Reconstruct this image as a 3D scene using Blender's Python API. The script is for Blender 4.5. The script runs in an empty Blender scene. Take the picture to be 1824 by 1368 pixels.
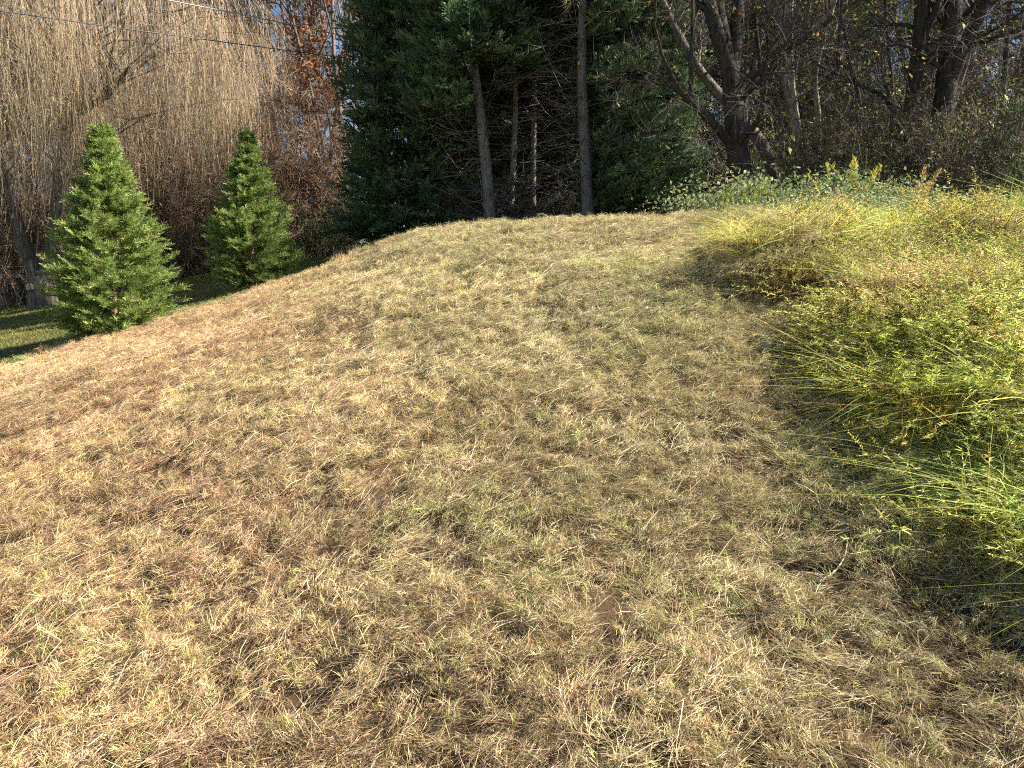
import bpy, math
import numpy as np
from mathutils import Vector

SC = bpy.context.scene
COL = SC.collection
rng = np.random.default_rng(11)
rad = math.radians

# ------------------------------------------------------------------ camera, sky, sun, exposure
EYE, PITCH, FPX = 1.6, rad(7.5), 1404.0
cam_d = bpy.data.cameras.new('camera')
cam_d.sensor_width = 36
cam_d.lens = 18 * FPX / 912
cam_d.clip_end = 2000
cam = bpy.data.objects.new('camera', cam_d)
cam.location = (0, 0, EYE)
cam.rotation_euler = (rad(90) - PITCH, 0, 0)
COL.objects.link(cam)
SC.camera = cam

SUN_EL, SUN_AZ = rad(38.5), rad(-2)          # azimuth measured from +x towards +y
sdir = np.array([math.cos(SUN_EL) * math.cos(SUN_AZ), math.cos(SUN_EL) * math.sin(SUN_AZ), math.sin(SUN_EL)])
world = bpy.data.worlds.new('World')
SC.world = world
world.use_nodes = True
wn = world.node_tree
bg = wn.nodes['Background']
sky = wn.nodes.new('ShaderNodeTexSky')
sky.sky_type = 'NISHITA'
sky.sun_disc = False
sky.sun_elevation = SUN_EL
sky.sun_rotation = rad(90) - SUN_AZ
sky.air_density = 1.0
sky.dust_density = 0.0
sky.ozone_density = 2.5
wn.links.new(sky.outputs[0], bg.inputs[0])
bg.inputs[1].default_value = 0.05
sun_d = bpy.data.lights.new('sun', 'SUN')
sun_d.energy = 5.0
sun_d.angle = rad(0.5)
sun_d.color = (1.0, 0.95, 0.87)
sun = bpy.data.objects.new('sun', sun_d)
sun.rotation_euler = Vector(sdir).to_track_quat('Z', 'Y').to_euler()
sun.location = (20, 0, 30)
COL.objects.link(sun)
SC.view_settings.view_transform = 'Standard'
SC.view_settings.look = 'None'
SC.view_settings.exposure = 1.6
SC.view_settings.gamma = 1.0
SC.render.engine = 'CYCLES'
SC.cycles.max_bounces = 4
SC.cycles.diffuse_bounces = 2
SC.cycles.glossy_bounces = 1
SC.cycles.transmission_bounces = 2
SC.cycles.use_adaptive_sampling = True
SC.cycles.adaptive_threshold = 0.03
SC.cycles.transparent_max_bounces = 4
SC.cycles.use_denoising = False
SC.cycles.filter_width = 1.1

# ------------------------------------------------------------------ small maths helpers
def ss(a, b, x):
    t = np.clip((x - a) / (b - a), 0, 1)
    return t * t * (3 - 2 * t)

LAT = np.random.default_rng(3).random((256, 256))
def vnoise(x, y):
    xi, yi = np.floor(x).astype(int), np.floor(y).astype(int)
    fx, fy = x - xi, y - yi
    fx, fy = fx * fx * (3 - 2 * fx), fy * fy * (3 - 2 * fy)
    a, b = LAT[xi & 255, yi & 255], LAT[(xi + 1) & 255, yi & 255]
    c, d = LAT[xi & 255, (yi + 1) & 255], LAT[(xi + 1) & 255, (yi + 1) & 255]
    return (a + (b - a) * fx) * (1 - fy) + (c + (d - c) * fx) * fy
def fbm(x, y, o=3):
    s, a, t = 0, 1.0, 0
    for k in range(o):
        s = s + a * vnoise(x * 2 ** k + 17.3 * k, y * 2 ** k + 9.1 * k)
        t += a
        a *= .5
    return s / t - .5

def H0(x, y):
    x = np.asarray(x, float)
    y = np.asarray(y, float)
    xs = x - .115 * (.5 * (x + np.sqrt(x * x + 1.5))) / .167
    P = .8 + .167 * (xs + 6.3) + .116 * (y - 12.5)
    P = P - .08 - .75 * (1 - ss(.5, 8, y))
    P = P + 1.05 * np.exp(-((x - .4) / np.where(x > .4, 6., 3.4)) ** 2) * ss(4, 14, y) * (1 - .6 * ss(16, 22, y))
    k = .15
    h = -k * np.logaddexp(-P / k, -2.45 / k)
    back = 2.55 - .03 * np.clip(y - 30, 0, 40)
    w = ss(26, 34, y) * (1 - ss(2, 9, x))
    h = h * (1 - w) + np.minimum(h, back) * w
    h = np.maximum(h, -1.5 + 0 * h)
    h = h + 6.2 * ss(22, 48, y) * ss(6, 16, x)
    return h + 6.0 * ss(60, 150, y) * (1 - ss(4, 14, x))
def lawn_edge(y):
    return np.interp(y, [0, 6, 9, 10.5, 12.5, 16, 18, 22, 40], [-9, -8.2, -7.3, -6.9, -6.0, -4.7, -3.6, -3.0, -3.0])
def weed_edge(y):
    return np.interp(y, [0, 2.5, 3.1, 3.5, 4.4, 5.8, 7.8, 10, 12.4, 13.5], [3.0, 2.6, 2.25, 2.12, 2.2, 2.25, 2.2, 2.38, 2.75, 3.3])
def H(x, y):
    x = np.asarray(x, float)
    y = np.asarray(y, float)
    near = 1 - ss(13, 20, y)
    mown = ss(-.6, .6, x - lawn_edge(y))
    m = .16 * fbm(x / 1.7, y / 1.7, 2) + .10 * fbm(x / .45 + 40, y / .45, 2)
    e = x - weed_edge(y) - (.2 + .35 * ss(3.8, 5.5, y)) * fbm(y / .6, y * 0 + 3, 3)
    bank = ss(-.02, .38, e) * (1 - .75 * ss(6.5, 10.5, y)) * (1 - ss(11, 13.5, y)) * (.35 - .19 * (1 - ss(3.0, 5.5, y)) + (.35 + .4 * ss(3.5, 5.5, y)) * fbm(x / .62 + 12, y / .62 + 4, 2))
    return H0(x, y) + near * (.2 + .8 * mown) * m + bank
def at(px, py, Y):
    u, v = (px - 912) / FPX, (684 - py) / FPX
    c, s = math.cos(PITCH), math.sin(PITCH)
    d = np.array([u, c + v * s, -s + v * c])
    return d / d[1] * Y + np.array([0, 0, EYE])
def hz(x, y):
    return float(H(np.array([x]), np.array([y]))[0])
def unit(v):
    return v / np.maximum(np.linalg.norm(v, axis=-1, keepdims=True), 1e-9)
CLAY = [(-.78, 4.75, .2), (-3.3, 7.3, .22), (-2.6, 9.2, .25)]
def rdir(n):
    return unit(rng.normal(size=(n, 3)))

# ------------------------------------------------------------------ mesh collector
class MB:
    def __init__(s):
        s.V, s.T, s.C, s.n = [], [], [], 0
    def add(s, v, t, c):
        v = np.asarray(v, np.float32).reshape(-1, 3)
        t = np.asarray(t, np.int32).reshape(-1, 3)
        c = np.asarray(c, np.float32)
        if c.ndim == 1:
            c = np.broadcast_to(c, (len(v), 3))
        s.V.append(v); s.T.append(t + s.n); s.C.append(c)
        s.n += len(v)
    def tube(s, pts, radii, sides, col):
        p = np.asarray(pts, float)
        n = len(p)
        t = np.gradient(p, axis=0)
        t = unit(t)
        ref = np.array([0.31, 0.95, 0.05]) if abs(t[0, 2]) > .7 else np.array([0, 0, 1.])
        a = unit(np.cross(t, ref))
        b = np.cross(t, a)
        th = np.linspace(0, 2 * np.pi, sides, endpoint=False)
        r = np.asarray(radii, float).reshape(-1, 1, 1)
        V = p[:, None] + r * (np.cos(th)[None, :, None] * a[:, None] + np.sin(th)[None, :, None] * b[:, None])
        i = np.arange(n - 1)[:, None] * sides
        j = np.arange(sides)[None]
        k = (j + 1) % sides
        q1 = np.stack([i + j, i + k, i + sides + k], -1).reshape(-1, 3)
        q2 = np.stack([i + j, i + sides + k, i + sides + j], -1).reshape(-1, 3)
        s.add(V.reshape(-1, 3), np.concatenate([q1, q2]), col)
    def blades(s, base, d, length, width, bend, cols, segs=2, side=None):
        """N tapering ribbons: base (N,3), direction d, bend (N,3) added with s squared"""
        N = len(base)
        length = np.broadcast_to(np.asarray(length, float), (N,))[:, None]
        width = np.broadcast_to(np.asarray(width, float), (N,))[:, None]
        if side is None:
            side = unit(np.cross(d, rdir(N)))
        vs = []
        for k in range(segs):
            f = k / segs
            p = base + d * length * f + bend * length * f * f
            w = side * width * .5 * (1 - .55 * f * f)
            vs += [p - w, p + w]
        vs.append(base + d * length + bend * length)
        m = 2 * segs + 1
        V = np.stack(vs, 1).reshape(-1, 3)
        tt = []
        for k in range(segs - 1):
            a = 2 * k
            tt += [(a, a + 1, a + 3), (a, a + 3, a + 2)]
        a = 2 * (segs - 1)
        tt.append((a, a + 1, a + 2))
        T = (np.arange(N)[:, None, None] * m + np.array(tt)[None]).reshape(-1, 3)
        cols = np.asarray(cols, np.float32)
        if cols.ndim == 2:
            cols = np.repeat(cols, m, axis=0)
        s.add(V, T, cols)
    def stamp(s, tv, tt, pos, fx, fz, scale, cols):
        """place template (local x along fx, local z along fz) N times"""
        N = len(pos)
        fx = unit(fx)
        fy = unit(np.cross(fz, fx))
        fz = np.cross(fx, fy)
        sc = np.broadcast_to(np.asarray(scale, float), (N,))[:, None, None]
        V = pos[:, None] + sc * (tv[None, :, 0:1] * fx[:, None] + tv[None, :, 1:2] * fy[:, None] + tv[None, :, 2:3] * fz[:, None])
        T = (np.arange(N)[:, None, None] * len(tv) + tt[None]).reshape(-1, 3)
        cols = np.asarray(cols, np.float32)
        if cols.ndim == 2:
            cols = np.repeat(cols, len(tv), axis=0)
        s.add(V.reshape(-1, 3), T, cols)
    def mesh(s, name, m, smooth=False):
        V, T, C = np.concatenate(s.V), np.concatenate(s.T), np.concatenate(s.C)
        me = bpy.data.meshes.new(name)
        me.vertices.add(len(V))
        me.vertices.foreach_set('co', V.ravel())
        me.loops.add(len(T) * 3)
        me.loops.foreach_set('vertex_index', T.ravel())
        me.polygons.add(len(T))
        me.polygons.foreach_set('loop_start', np.arange(0, len(T) * 3, 3, dtype=np.int32))
        if smooth:
            me.polygons.foreach_set('use_smooth', np.ones(len(T), bool))
        at_ = me.attributes.new('Col', 'FLOAT_COLOR', 'POINT')
        at_.data.foreach_set('color', np.concatenate([C, np.ones((len(C), 1), np.float32)], 1).ravel())
        me.update()
        me.materials.append(m)
        return me
    def build(s, name, m, parent=None, smooth=False, link=True):
        o = bpy.data.objects.new(name, s.mesh(name, m, smooth))
        if link:
            COL.objects.link(o)
        if parent:
            o.parent = parent
        return o

def tag(o, label=None, cat=None, group=None, kind=None):
    for k, v in (('label', label), ('category', cat), ('group', group), ('kind', kind)):
        if v:
            o[k] = v
    return o
def empty(name, loc, rz=0, sc=1):
    o = bpy.data.objects.new(name, None)
    o.location = [float(q) for q in loc]
    o.rotation_euler = (0, 0, rz)
    o.scale = (sc, sc, sc) if np.isscalar(sc) else sc
    o.empty_display_size = .3
    COL.objects.link(o)
    return o
FINE = ('branches', 'twigs', 'dead_branches', 'foliage', 'stems', 'hanging_twigs')
def place(name, meshes, loc, rz, sc, label, cat, group=None):
    """a thing whose parts share mesh data with its look-alikes"""
    r = empty(name, loc, rz, sc)
    tag(r, label, cat, group)
    for pn, me in meshes:
        c = bpy.data.objects.new(pn, me)
        COL.objects.link(c)
        c.parent = r
        if pn in FINE:
            c['kind'] = 'stuff'
    return r

def jit(base, n, v=.15, hue=.08):
    b = np.asarray(base, float)
    c = b[None] * (1 + v * rng.normal(size=(n, 1))) * (1 + hue * rng.normal(size=(n, 3)))
    return np.clip(c, .004, .9)
def pal(colors, weights, n, v=.15, hue=.06):
    c = np.asarray(colors, float)
    w = np.asarray(weights, float)
    i = rng.choice(len(c), n, p=w / w.sum())
    return np.clip(c[i] * (1 + v * rng.normal(size=(n, 1))) * (1 + hue * rng.normal(size=(n, 3))), .004, .9)

# ------------------------------------------------------------------ materials
def mat_leaf(name, trans=.35, rough=.6, spec=.25, tint=False, objvar=.0):
    m = bpy.data.materials.new(name)
    m.use_nodes = True
    nt = m.node_tree
    N, L = nt.nodes, nt.links
    N.clear()
    out = N.new('ShaderNodeOutputMaterial')
    at_ = N.new('ShaderNodeAttribute')
    at_.attribute_name = 'Col'
    col = at_.outputs['Color']
    if tint:
        t = N.new('ShaderNodeAttribute')
        t.attribute_type = 'INSTANCER'
        t.attribute_name = 'tint'
        mx = N.new('ShaderNodeMix')
        mx.data_type = 'RGBA'
        mx.blend_type = 'MULTIPLY'
        mx.inputs[0].default_value = 1
        L.new(col, mx.inputs[6]); L.new(t.outputs['Color'], mx.inputs[7])
        col = mx.outputs[2]
    if objvar:
        oi = N.new('ShaderNodeObjectInfo')
        mr = N.new('ShaderNodeMapRange')
        mr.inputs[3].default_value = 1 - objvar
        mr.inputs[4].default_value = 1 + objvar
        L.new(oi.outputs['Random'], mr.inputs[0])
        hs = N.new('ShaderNodeHueSaturation')
        L.new(mr.outputs[0], hs.inputs['Value'])
        mr2 = N.new('ShaderNodeMapRange')
        mr2.inputs[3].default_value = .5 + objvar * .08
        mr2.inputs[4].default_value = .5 - objvar * .08
        L.new(oi.outputs['Random'], mr2.inputs[0])
        L.new(mr2.outputs[0], hs.inputs['Hue'])
        L.new(col, hs.inputs['Color'])
        col = hs.outputs[0]
    p = N.new('ShaderNodeBsdfPrincipled')
    p.inputs['Roughness'].default_value = rough
    p.inputs['Specular IOR Level'].default_value = spec
    L.new(col, p.inputs['Base Color'])
    tr = N.new('ShaderNodeBsdfTranslucent')
    L.new(col, tr.inputs[0])
    ms = N.new('ShaderNodeMixShader')
    ms.inputs[0].default_value = trans
    L.new(p.outputs[0], ms.inputs[1]); L.new(tr.outputs[0], ms.inputs[2])
    L.new(ms.outputs[0], out.inputs[0])
    return m

def mat_bark(name, scale=9, contrast=.55, lichen=(.30, .31, .27), lich=.25):
    m = bpy.data.materials.new(name)
    m.use_nodes = True
    nt = m.node_tree
    N, L = nt.nodes, nt.links
    p = N['Principled BSDF']
    p.inputs['Roughness'].default_value = .9
    p.inputs['Specular IOR Level'].default_value = .15
    at_ = N.new('ShaderNodeAttribute'); at_.attribute_name = 'Col'
    tc = N.new('ShaderNodeTexCoord')
    mp = N.new('ShaderNodeMapping'); mp.inputs['Scale'].default_value = (1, 1, .22)
    L.new(tc.outputs['Object'], mp.inputs[0])
    no = N.new('ShaderNodeTexNoise'); no.inputs['Scale'].default_value = scale * 2.2; no.inputs['Detail'].default_value = 5
    L.new(mp.outputs[0], no.inputs['Vector'])
    mr = N.new('ShaderNodeMapRange')
    mr.inputs[1].default_value = .3; mr.inputs[2].default_value = .7
    mr.inputs[3].default_value = 1 - contrast; mr.inputs[4].default_value = 1 + contrast
    L.new(no.outputs[0], mr.inputs[0])
    mu = N.new('ShaderNodeMix'); mu.data_type = 'RGBA'; mu.blend_type = 'MULTIPLY'; mu.inputs[0].default_value = 1
    L.new(at_.outputs['Color'], mu.inputs[6]); L.new(mr.outputs[0], mu.inputs[7])
    n2 = N.new('ShaderNodeTexNoise'); n2.inputs['Scale'].default_value = scale * .5; n2.inputs['Detail'].default_value = 4
    L.new(tc.outputs['Object'], n2.inputs['Vector'])
    r2 = N.new('ShaderNodeMapRange')
    r2.inputs[1].default_value = .55; r2.inputs[2].default_value = .72; r2.inputs[3].default_value = 0; r2.inputs[4].default_value = lich
    L.new(n2.outputs[0], r2.inputs[0])
    m2 = N.new('ShaderNodeMix'); m2.data_type = 'RGBA'
    L.new(r2.outputs[0], m2.inputs[0]); L.new(mu.outputs[2], m2.inputs[6])
    m2.inputs[7].default_value = (*lichen, 1)
    L.new(m2.outputs[2], p.inputs['Base Color'])
    bp = N.new('ShaderNodeBump'); bp.inputs['Strength'].default_value = .9; bp.inputs['Distance'].default_value = .03
    L.new(no.outputs[0], bp.inputs['Height']); L.new(bp.outputs[0], p.inputs['Normal'])
    return m

def mat_ground():
    m = bpy.data.materials.new('ground_soil')
    m.use_nodes = True
    N, L = m.node_tree.nodes, m.node_tree.links
    p = N['Principled BSDF']
    p.inputs['Roughness'].default_value = .95
    p.inputs['Specular IOR Level'].default_value = .1
    at_ = N.new('ShaderNodeAttribute'); at_.attribute_name = 'Col'
    tc = N.new('ShaderNodeTexCoord')
    no = N.new('ShaderNodeTexNoise'); no.inputs['Scale'].default_value = 14; no.inputs['Detail'].default_value = 8; no.inputs['Roughness'].default_value = .7
    L.new(tc.outputs['Object'], no.inputs['Vector'])
    mr = N.new('ShaderNodeMapRange')
    mr.inputs[1].default_value = .3; mr.inputs[2].default_value = .7; mr.inputs[3].default_value = .55; mr.inputs[4].default_value = 1.45
    L.new(no.outputs[0], mr.inputs[0])
    mu = N.new('ShaderNodeMix'); mu.data_type = 'RGBA'; mu.blend_type = 'MULTIPLY'; mu.inputs[0].default_value = 1
    L.new(at_.outputs['Color'], mu.inputs[6]); L.new(mr.outputs[0], mu.inputs[7])
    L.new(mu.outputs[2], p.inputs['Base Color'])
    bp = N.new('ShaderNodeBump'); bp.inputs['Strength'].default_value = .8; bp.inputs['Distance'].default_value = .03
    L.new(no.outputs[0], bp.inputs['Height']); L.new(bp.outputs[0], p.inputs['Normal'])
    return m

M_STRAW = mat_leaf('dry_straw', .25, .55, .35, tint=True)
M_GRASS = mat_leaf('living_grass', .35, .5, .3, tint=True)
M_WEED = mat_leaf('weed_leaf', .58, .6, .2, tint=True)
M_CYP = mat_leaf('cypress_foliage', .22, .6, .2)
M_YCYP = mat_leaf('young_cypress_foliage', .38, .55, .25)
M_WILLOW = mat_leaf('willow_twig', .2, .65, .2)
M_LEAF = mat_leaf('autumn_leaf', .4, .55, .25, objvar=.3)
M_PALE = mat_leaf('bramble_leaf', .35, .5, .22, objvar=.3)
M_DRY = mat_leaf('goldenrod_leaf', .45, .6, .2)
M_BARK = mat_bark('bark', 9, .6, (.20, .20, .17), .15)
M_BARK_C = mat_bark('cypress_bark', 14, .4, (.34, .33, .32), .3)
M_TWIG = mat_leaf('twig', .0, .8, .15)
M_GROUND = mat_ground()

# templates -----------------------------------------------------------------
def leaf_tpl(w=.5, fold=.12):
    tv = np.array([[0, 0, 0], [.45, w * .5, fold], [1, 0, 0], [.45, -w * .5, fold]])
    return tv, np.array([[0, 2, 1], [0, 3, 2]])
def spray_tpl(n=5, w=.075, droop=.18, wide=.42):
    tv, tt = [], []
    def tri(a, b, c):
        k = len(tv)
        tv.extend([a, b, c]); tt.append((k, k + 1, k + 2))
    z = lambda x: -droop * x * x
    tri((0, .02, 0), (0, -.02, 0), (1, 0, z(1)))
    for i in range(n):
        s = .12 + .8 * i / n
        for sg in (-1, 1):
            x = s + (.06 if sg > 0 else 0)
            l = wide * (1 - x) ** .7 + .06
            dx, dy = l * .78, l * .62 * sg
            px, py = -dy / l * w, dx / l * w
            mx, my = x + dx * .4, dy * .4
            tri((x, 0, z(x)), (mx + px, my + py, z(mx)), (x + dx, dy, z(x + dx) - .03))
            tri((x, 0, z(x)), (x + dx, dy, z(x + dx) - .03), (mx - px, my - py, z(mx)))
    return np.array(tv), np.array(tt)
LEAF = leaf_tpl()
NARROW = leaf_tpl(.22, .03)
def plume_tpl(seed, n=9, w=.035, ln=.46):
    r = np.random.default_rng(seed)
    tv, tt = [], []
    def blade(o, d, l, ww):
        d = d / np.linalg.norm(d)
        sd = np.cross(d, r.normal(size=3)); sd /= np.linalg.norm(sd)
        k = len(tv)
        m = o + d * l * .45
        tv.extend([o, m + sd * ww, o + d * l, m - sd * ww])
        tt.extend([(k, k + 1, k + 2), (k, k + 2, k + 3)])
    z = lambda x: -.16 * x * x
    blade(np.zeros(3), np.array([1, 0, -.16]), 1, w * .7)
    for i in range(n):
        x = .08 + .84 * (i + .5 * r.random()) / n
        sg = 1 if i % 2 else -1
        l = (ln * (1 - x) ** .6 + .10) * (.75 + .5 * r.random())
        blade(np.array([x, 0, z(x)]), np.array([.85, .62 * sg, r.normal(.05, .28)]), l, w * (.8 + .5 * r.random()))
    return np.array(tv, float), np.array(tt)
SPRAY = plume_tpl(1, 10, .036)
SPRAY2 = plume_tpl(2, 9, .045, .5)

# ------------------------------------------------------------------ ground
def ground_color(x, y):
    n1 = fbm(x / 2.3 + 5, y / 2.3 + 8, 3)[..., None]
    n2 = fbm(x / .5, y / .5 + 31, 2)[..., None]
    soil = np.array([.095, .060, .034]) * (1 + 1.0 * n1 + .6 * n2)
    lawn = np.array([.065, .085, .028]) * (1 + .9 * n1) + np.array([.05, .03, .008]) * np.clip(n1 * 3, 0, 1)
    wood = np.array([.085, .055, .032]) * (1 + .8 * n2)
    field = np.array([.30, .24, .10]) * (1 + .8 * n1)
    lm = (1 - ss(-.5, .5, x - lawn_edge(y)))[..., None]
    c = soil * (1 - lm) + lawn * lm
    bm = (ss(.1, .5, x - weed_edge(y)) * (1 - ss(13, 14, y)))[..., None]
    c = c * (1 - bm) + np.array([.13, .12, .045]) * (1 + .8 * n1) * bm
    wm = np.maximum(ss(13.2, 15, y) * ss(-2.5, -1.0, x), ss(27, 30, y))[..., None]
    c = c * (1 - wm) + wood * wm
    fm = (ss(34, 37, y) * ss(8, 13, x))[..., None]
    c = c * (1 - fm) + field * fm
    for cx, cy, r in CLAY:
        d = np.hypot(x - cx, (y - cy)) / r + .9 * fbm(x * 5, y * 5, 2)
        k = (1 - ss(.6, 1.0, d))[..., None]
        c = c * (1 - k) + np.array([.36, .20, .11]) * (1 + .5 * n2) * k
    return np.clip(c, .01, .8)

def build_ground():
    v = np.linspace(-1, 1, 420)
    ys = np.concatenate([-40 * np.linspace(1, 0, 12)[:-1] ** 2, np.linspace(0, 1.4, 14)[:-1], np.geomspace(1.4, 600, 400)])
    u = np.sign(v) * (np.abs(v) * .95 + 3.0 * np.abs(v) ** 5)
    Y, U = np.meshgrid(ys, u, indexing='ij')
    X = U * np.sqrt(Y * Y + 4)
    Z = H(X, Y)
    n, m = X.shape
    i = np.arange(n - 1)[:, None] * m
    j = np.arange(m - 1)[None]
    T = np.concatenate([np.stack([i + j, i + j + 1, i + m + j + 1], -1).reshape(-1, 3), np.stack([i + j, i + m + j + 1, i + m + j], -1).reshape(-1, 3)])
    mb = MB()
    mb.add(np.stack([X, Y, Z], -1).reshape(-1, 3), T, ground_color(X, Y).reshape(-1, 3))
    o = mb.build('ground', M_GROUND, smooth=True)
    tag(o, kind='structure', label='sloping ground of brown soil under mown straw, lawn and woodland floor')
build_ground()

# ------------------------------------------------------------------ scattered stuff (one object each, geometry nodes)
def normals(x, y, e=.12):
    gx = (H(x + e, y) - H(x - e, y)) / (2 * e)
    gy = (H(x, y + e) - H(x, y - e)) / (2 * e)
    return unit(np.stack([-gx, -gy, np.ones_like(gx)], -1))
def eulers(nrm, spin):
    z = nrm
    x0 = np.stack([np.cos(spin), np.sin(spin), 0 * spin], -1)
    x = unit(x0 - z * (x0 * z).sum(-1, keepdims=True))
    y = np.cross(z, x)
    M = np.stack([x, y, z], -1)
    ry = -np.arcsin(np.clip(M[:, 2, 0], -1, 1))
    rx = np.arctan2(M[:, 2, 1], M[:, 2, 2])
    rz = np.arctan2(M[:, 1, 0], M[:, 0, 0])
    return np.stack([rx, ry, rz], -1)
def scatter(name, sources, pos, rot, scale, tint, idx, mat, label, cat):
    c = bpy.data.collections.new(name + '_sources')
    for k, mb in enumerate(sources):
        c.objects.link(mb.build('%s_%02d' % (name, k), mat, link=False))
    me = bpy.data.meshes.new(name)
    n = len(pos)
    me.vertices.add(n)
    me.vertices.foreach_set('co', np.asarray(pos, np.float32).ravel())
    a = me.attributes.new('rot', 'FLOAT_VECTOR', 'POINT'); a.data.foreach_set('vector', np.asarray(rot, np.float32).ravel())
    a = me.attributes.new('size', 'FLOAT', 'POINT'); a.data.foreach_set('value', np.asarray(scale, np.float32).ravel())
    a = me.attributes.new('pick', 'INT', 'POINT'); a.data.foreach_set('value', np.asarray(idx, np.int32).ravel())
    a = me.attributes.new('tint', 'FLOAT_COLOR', 'POINT')
    a.data.foreach_set('color', np.concatenate([tint, np.ones((n, 1))], 1).astype(np.float32).ravel())
    me.materials.append(mat)
    o = bpy.data.objects.new(name, me)
    COL.objects.link(o)
    g = bpy.data.node_groups.new(name + '_scatter', 'GeometryNodeTree')
    g.interface.new_socket('Geometry', in_out='INPUT', socket_type='NodeSocketGeometry')
    g.interface.new_socket('Geometry', in_out='OUTPUT', socket_type='NodeSocketGeometry')
    N, L = g.nodes, g.links
    gi, go = N.new('NodeGroupInput'), N.new('NodeGroupOutput')
    ci = N.new('GeometryNodeCollectionInfo')
    ci.inputs['Collection'].default_value = c
    ci.inputs['Separate Children'].default_value = True
    ci.inputs['Reset Children'].default_value = True
    iop = N.new('GeometryNodeInstanceOnPoints')
    iop.inputs['Pick Instance'].default_value = True
    def attr(nm, t):
        q = N.new('GeometryNodeInputNamedAttribute')
        q.data_type = t
        q.inputs[0].default_value = nm
        return q.outputs[0]
    er = N.new('FunctionNodeEulerToRotation')
    L.new(attr('rot', 'FLOAT_VECTOR'), er.inputs[0])
    L.new(gi.outputs[0], iop.inputs['Points'])
    L.new(ci.outputs[0], iop.inputs['Instance'])
    L.new(attr('pick', 'INT'), iop.inputs['Instance Index'])
    L.new(er.outputs[0], iop.inputs['Rotation'])
    L.new(attr('size', 'FLOAT'), iop.inputs['Scale'])
    L.new(iop.outputs[0], go.inputs[0])
    md = o.modifiers.new('scatter', 'NODES')
    md.node_group = g
    tag(o, label, cat, kind='stuff')
    return o

STRAW = [(.60, .49, .335), (.70, .61, .44), (.46, .34, .225), (.29, .195, .13), (.62, .56, .33), (.50, .48, .26)]
def straw_patch(seed, R=.62, nb=13000, w=.0023):
    global rng
    rng = np.random.default_rng(seed)
    mb = MB()
    ox, oy = rng.random(2) * 80
    r = R * rng.random(nb) ** .55
    th = rng.random(nb) * 2 * np.pi
    x, y = r * np.cos(th), r * np.sin(th)
    lump = .75 * fbm(x / .085 + ox, y / .085 + oy, 2) + .4 * fbm(x / .26 + ox, y / .26 + oy, 1)
    k = lump > -.06 + .045 * rng.normal(size=nb)
    x, y, lump, r = x[k], y[k], lump[k], r[k]
    nb = len(x)
    kind = rng.choice(4, nb, p=[.52, .16, .29, .03])
    ang = 5.0 * fbm(x / .25 + oy, y / .25 + ox, 2) + rng.normal(0, .55, nb) + np.where(rng.random(nb) < .5, 0, np.pi)
    ang = np.where(kind == 2, rng.random(nb) * 6.28, ang)
    el = np.choose(kind, [rng.normal(.12, .25, nb), rng.normal(.08, .14, nb), rng.normal(.95, .35, nb), rng.normal(.35, .3, nb)])
    L = np.choose(kind, [.018 + .05 * rng.random(nb), .05 + .11 * rng.random(nb), .02 + .065 * rng.random(nb), .12 + .20 * rng.random(nb)])
    d = unit(np.stack([np.cos(ang) * np.cos(el), np.sin(ang) * np.cos(el), np.abs(np.sin(el))], -1))
    bend = np.stack([rng.normal(0, .10, nb), rng.normal(0, .10, nb), -np.abs(d[:, 2]) * np.choose(kind, [.8, .9, .3, .7]) - .02], -1)
    nt = 170
    ci = rng.integers(0, len(x), nt)
    tl = rng.normal(0, .45, (nt, 2))
    w2 = rng.integers(0, nt, nb)
    up = kind == 2
    lump = np.where(up, lump[ci][w2], lump)
    x = np.where(up, x[ci][w2] + rng.normal(0, .014, nb), x)
    y = np.where(up, y[ci][w2] + rng.normal(0, .014, nb), y)
    du = unit(np.stack([tl[w2, 0] + rng.normal(0, .3, nb), tl[w2, 1] + rng.normal(0, .3, nb), np.ones(nb)], -1))
    d = np.where(up[:, None], du, d)
    z = .012 + .27 * np.clip(lump, -.2, .5) + .02 * rng.random(nb) - .03 * (r / R) ** 2
    tone = rng.random()
    c = pal(STRAW + [(.15, .095, .06)], [4, 3.6, 3, 2.2, 2, 1.6, 1.5], nb, .2)
    tc = pal([(.62, .55, .32), (.56, .54, .26), (.46, .34, .21), (.70, .62, .42), (.40, .44, .18)], [3, 3, 2, 2, 1.5], nt, .15)
    c = np.where(up[:, None], np.clip(tc[w2] * (1 + .15 * rng.normal(size=(nb, 1))), .01, .85), c)
    mb.blades(np.stack([x, y, z], -1), d, L, w * (.6 + .9 * rng.random(nb)), bend, c, 2)
    return mb
def tuft(nb, rr, lmin, lmax, w, colors, weights, lean=.45, bend=.4):
    mb = MB()
    r = rr * np.sqrt(rng.random(nb))
    th = rng.random(nb) * 2 * np.pi
    base = np.stack([r * np.cos(th), r * np.sin(th), np.zeros(nb) - .01], -1)
    d = unit(np.stack([rng.normal(0, lean, nb) + .4 * np.cos(th), rng.normal(0, lean, nb) + .4 * np.sin(th), np.ones(nb)], -1))
    b = np.stack([rng.normal(0, bend, nb), rng.normal(0, bend, nb), -bend * rng.random(nb)], -1)
    mb.blades(base, d, lmin + (lmax - lmin) * rng.random(nb), w * (.6 + .8 * rng.random(nb)), b, pal(colors, weights, nb, .18), 3)
    return mb

def wedge(n, y0, y1, pw=1.0, half=.74, extra=.5):
    """points in the strip of ground before the camera, denser where nearer"""
    y = (y0 ** pw + (y1 ** pw - y0 ** pw) * rng.random(n)) ** (1 / pw)
    x = (rng.random(n) * 2 - 1) * (half * y + extra)
    return x, y

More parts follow.
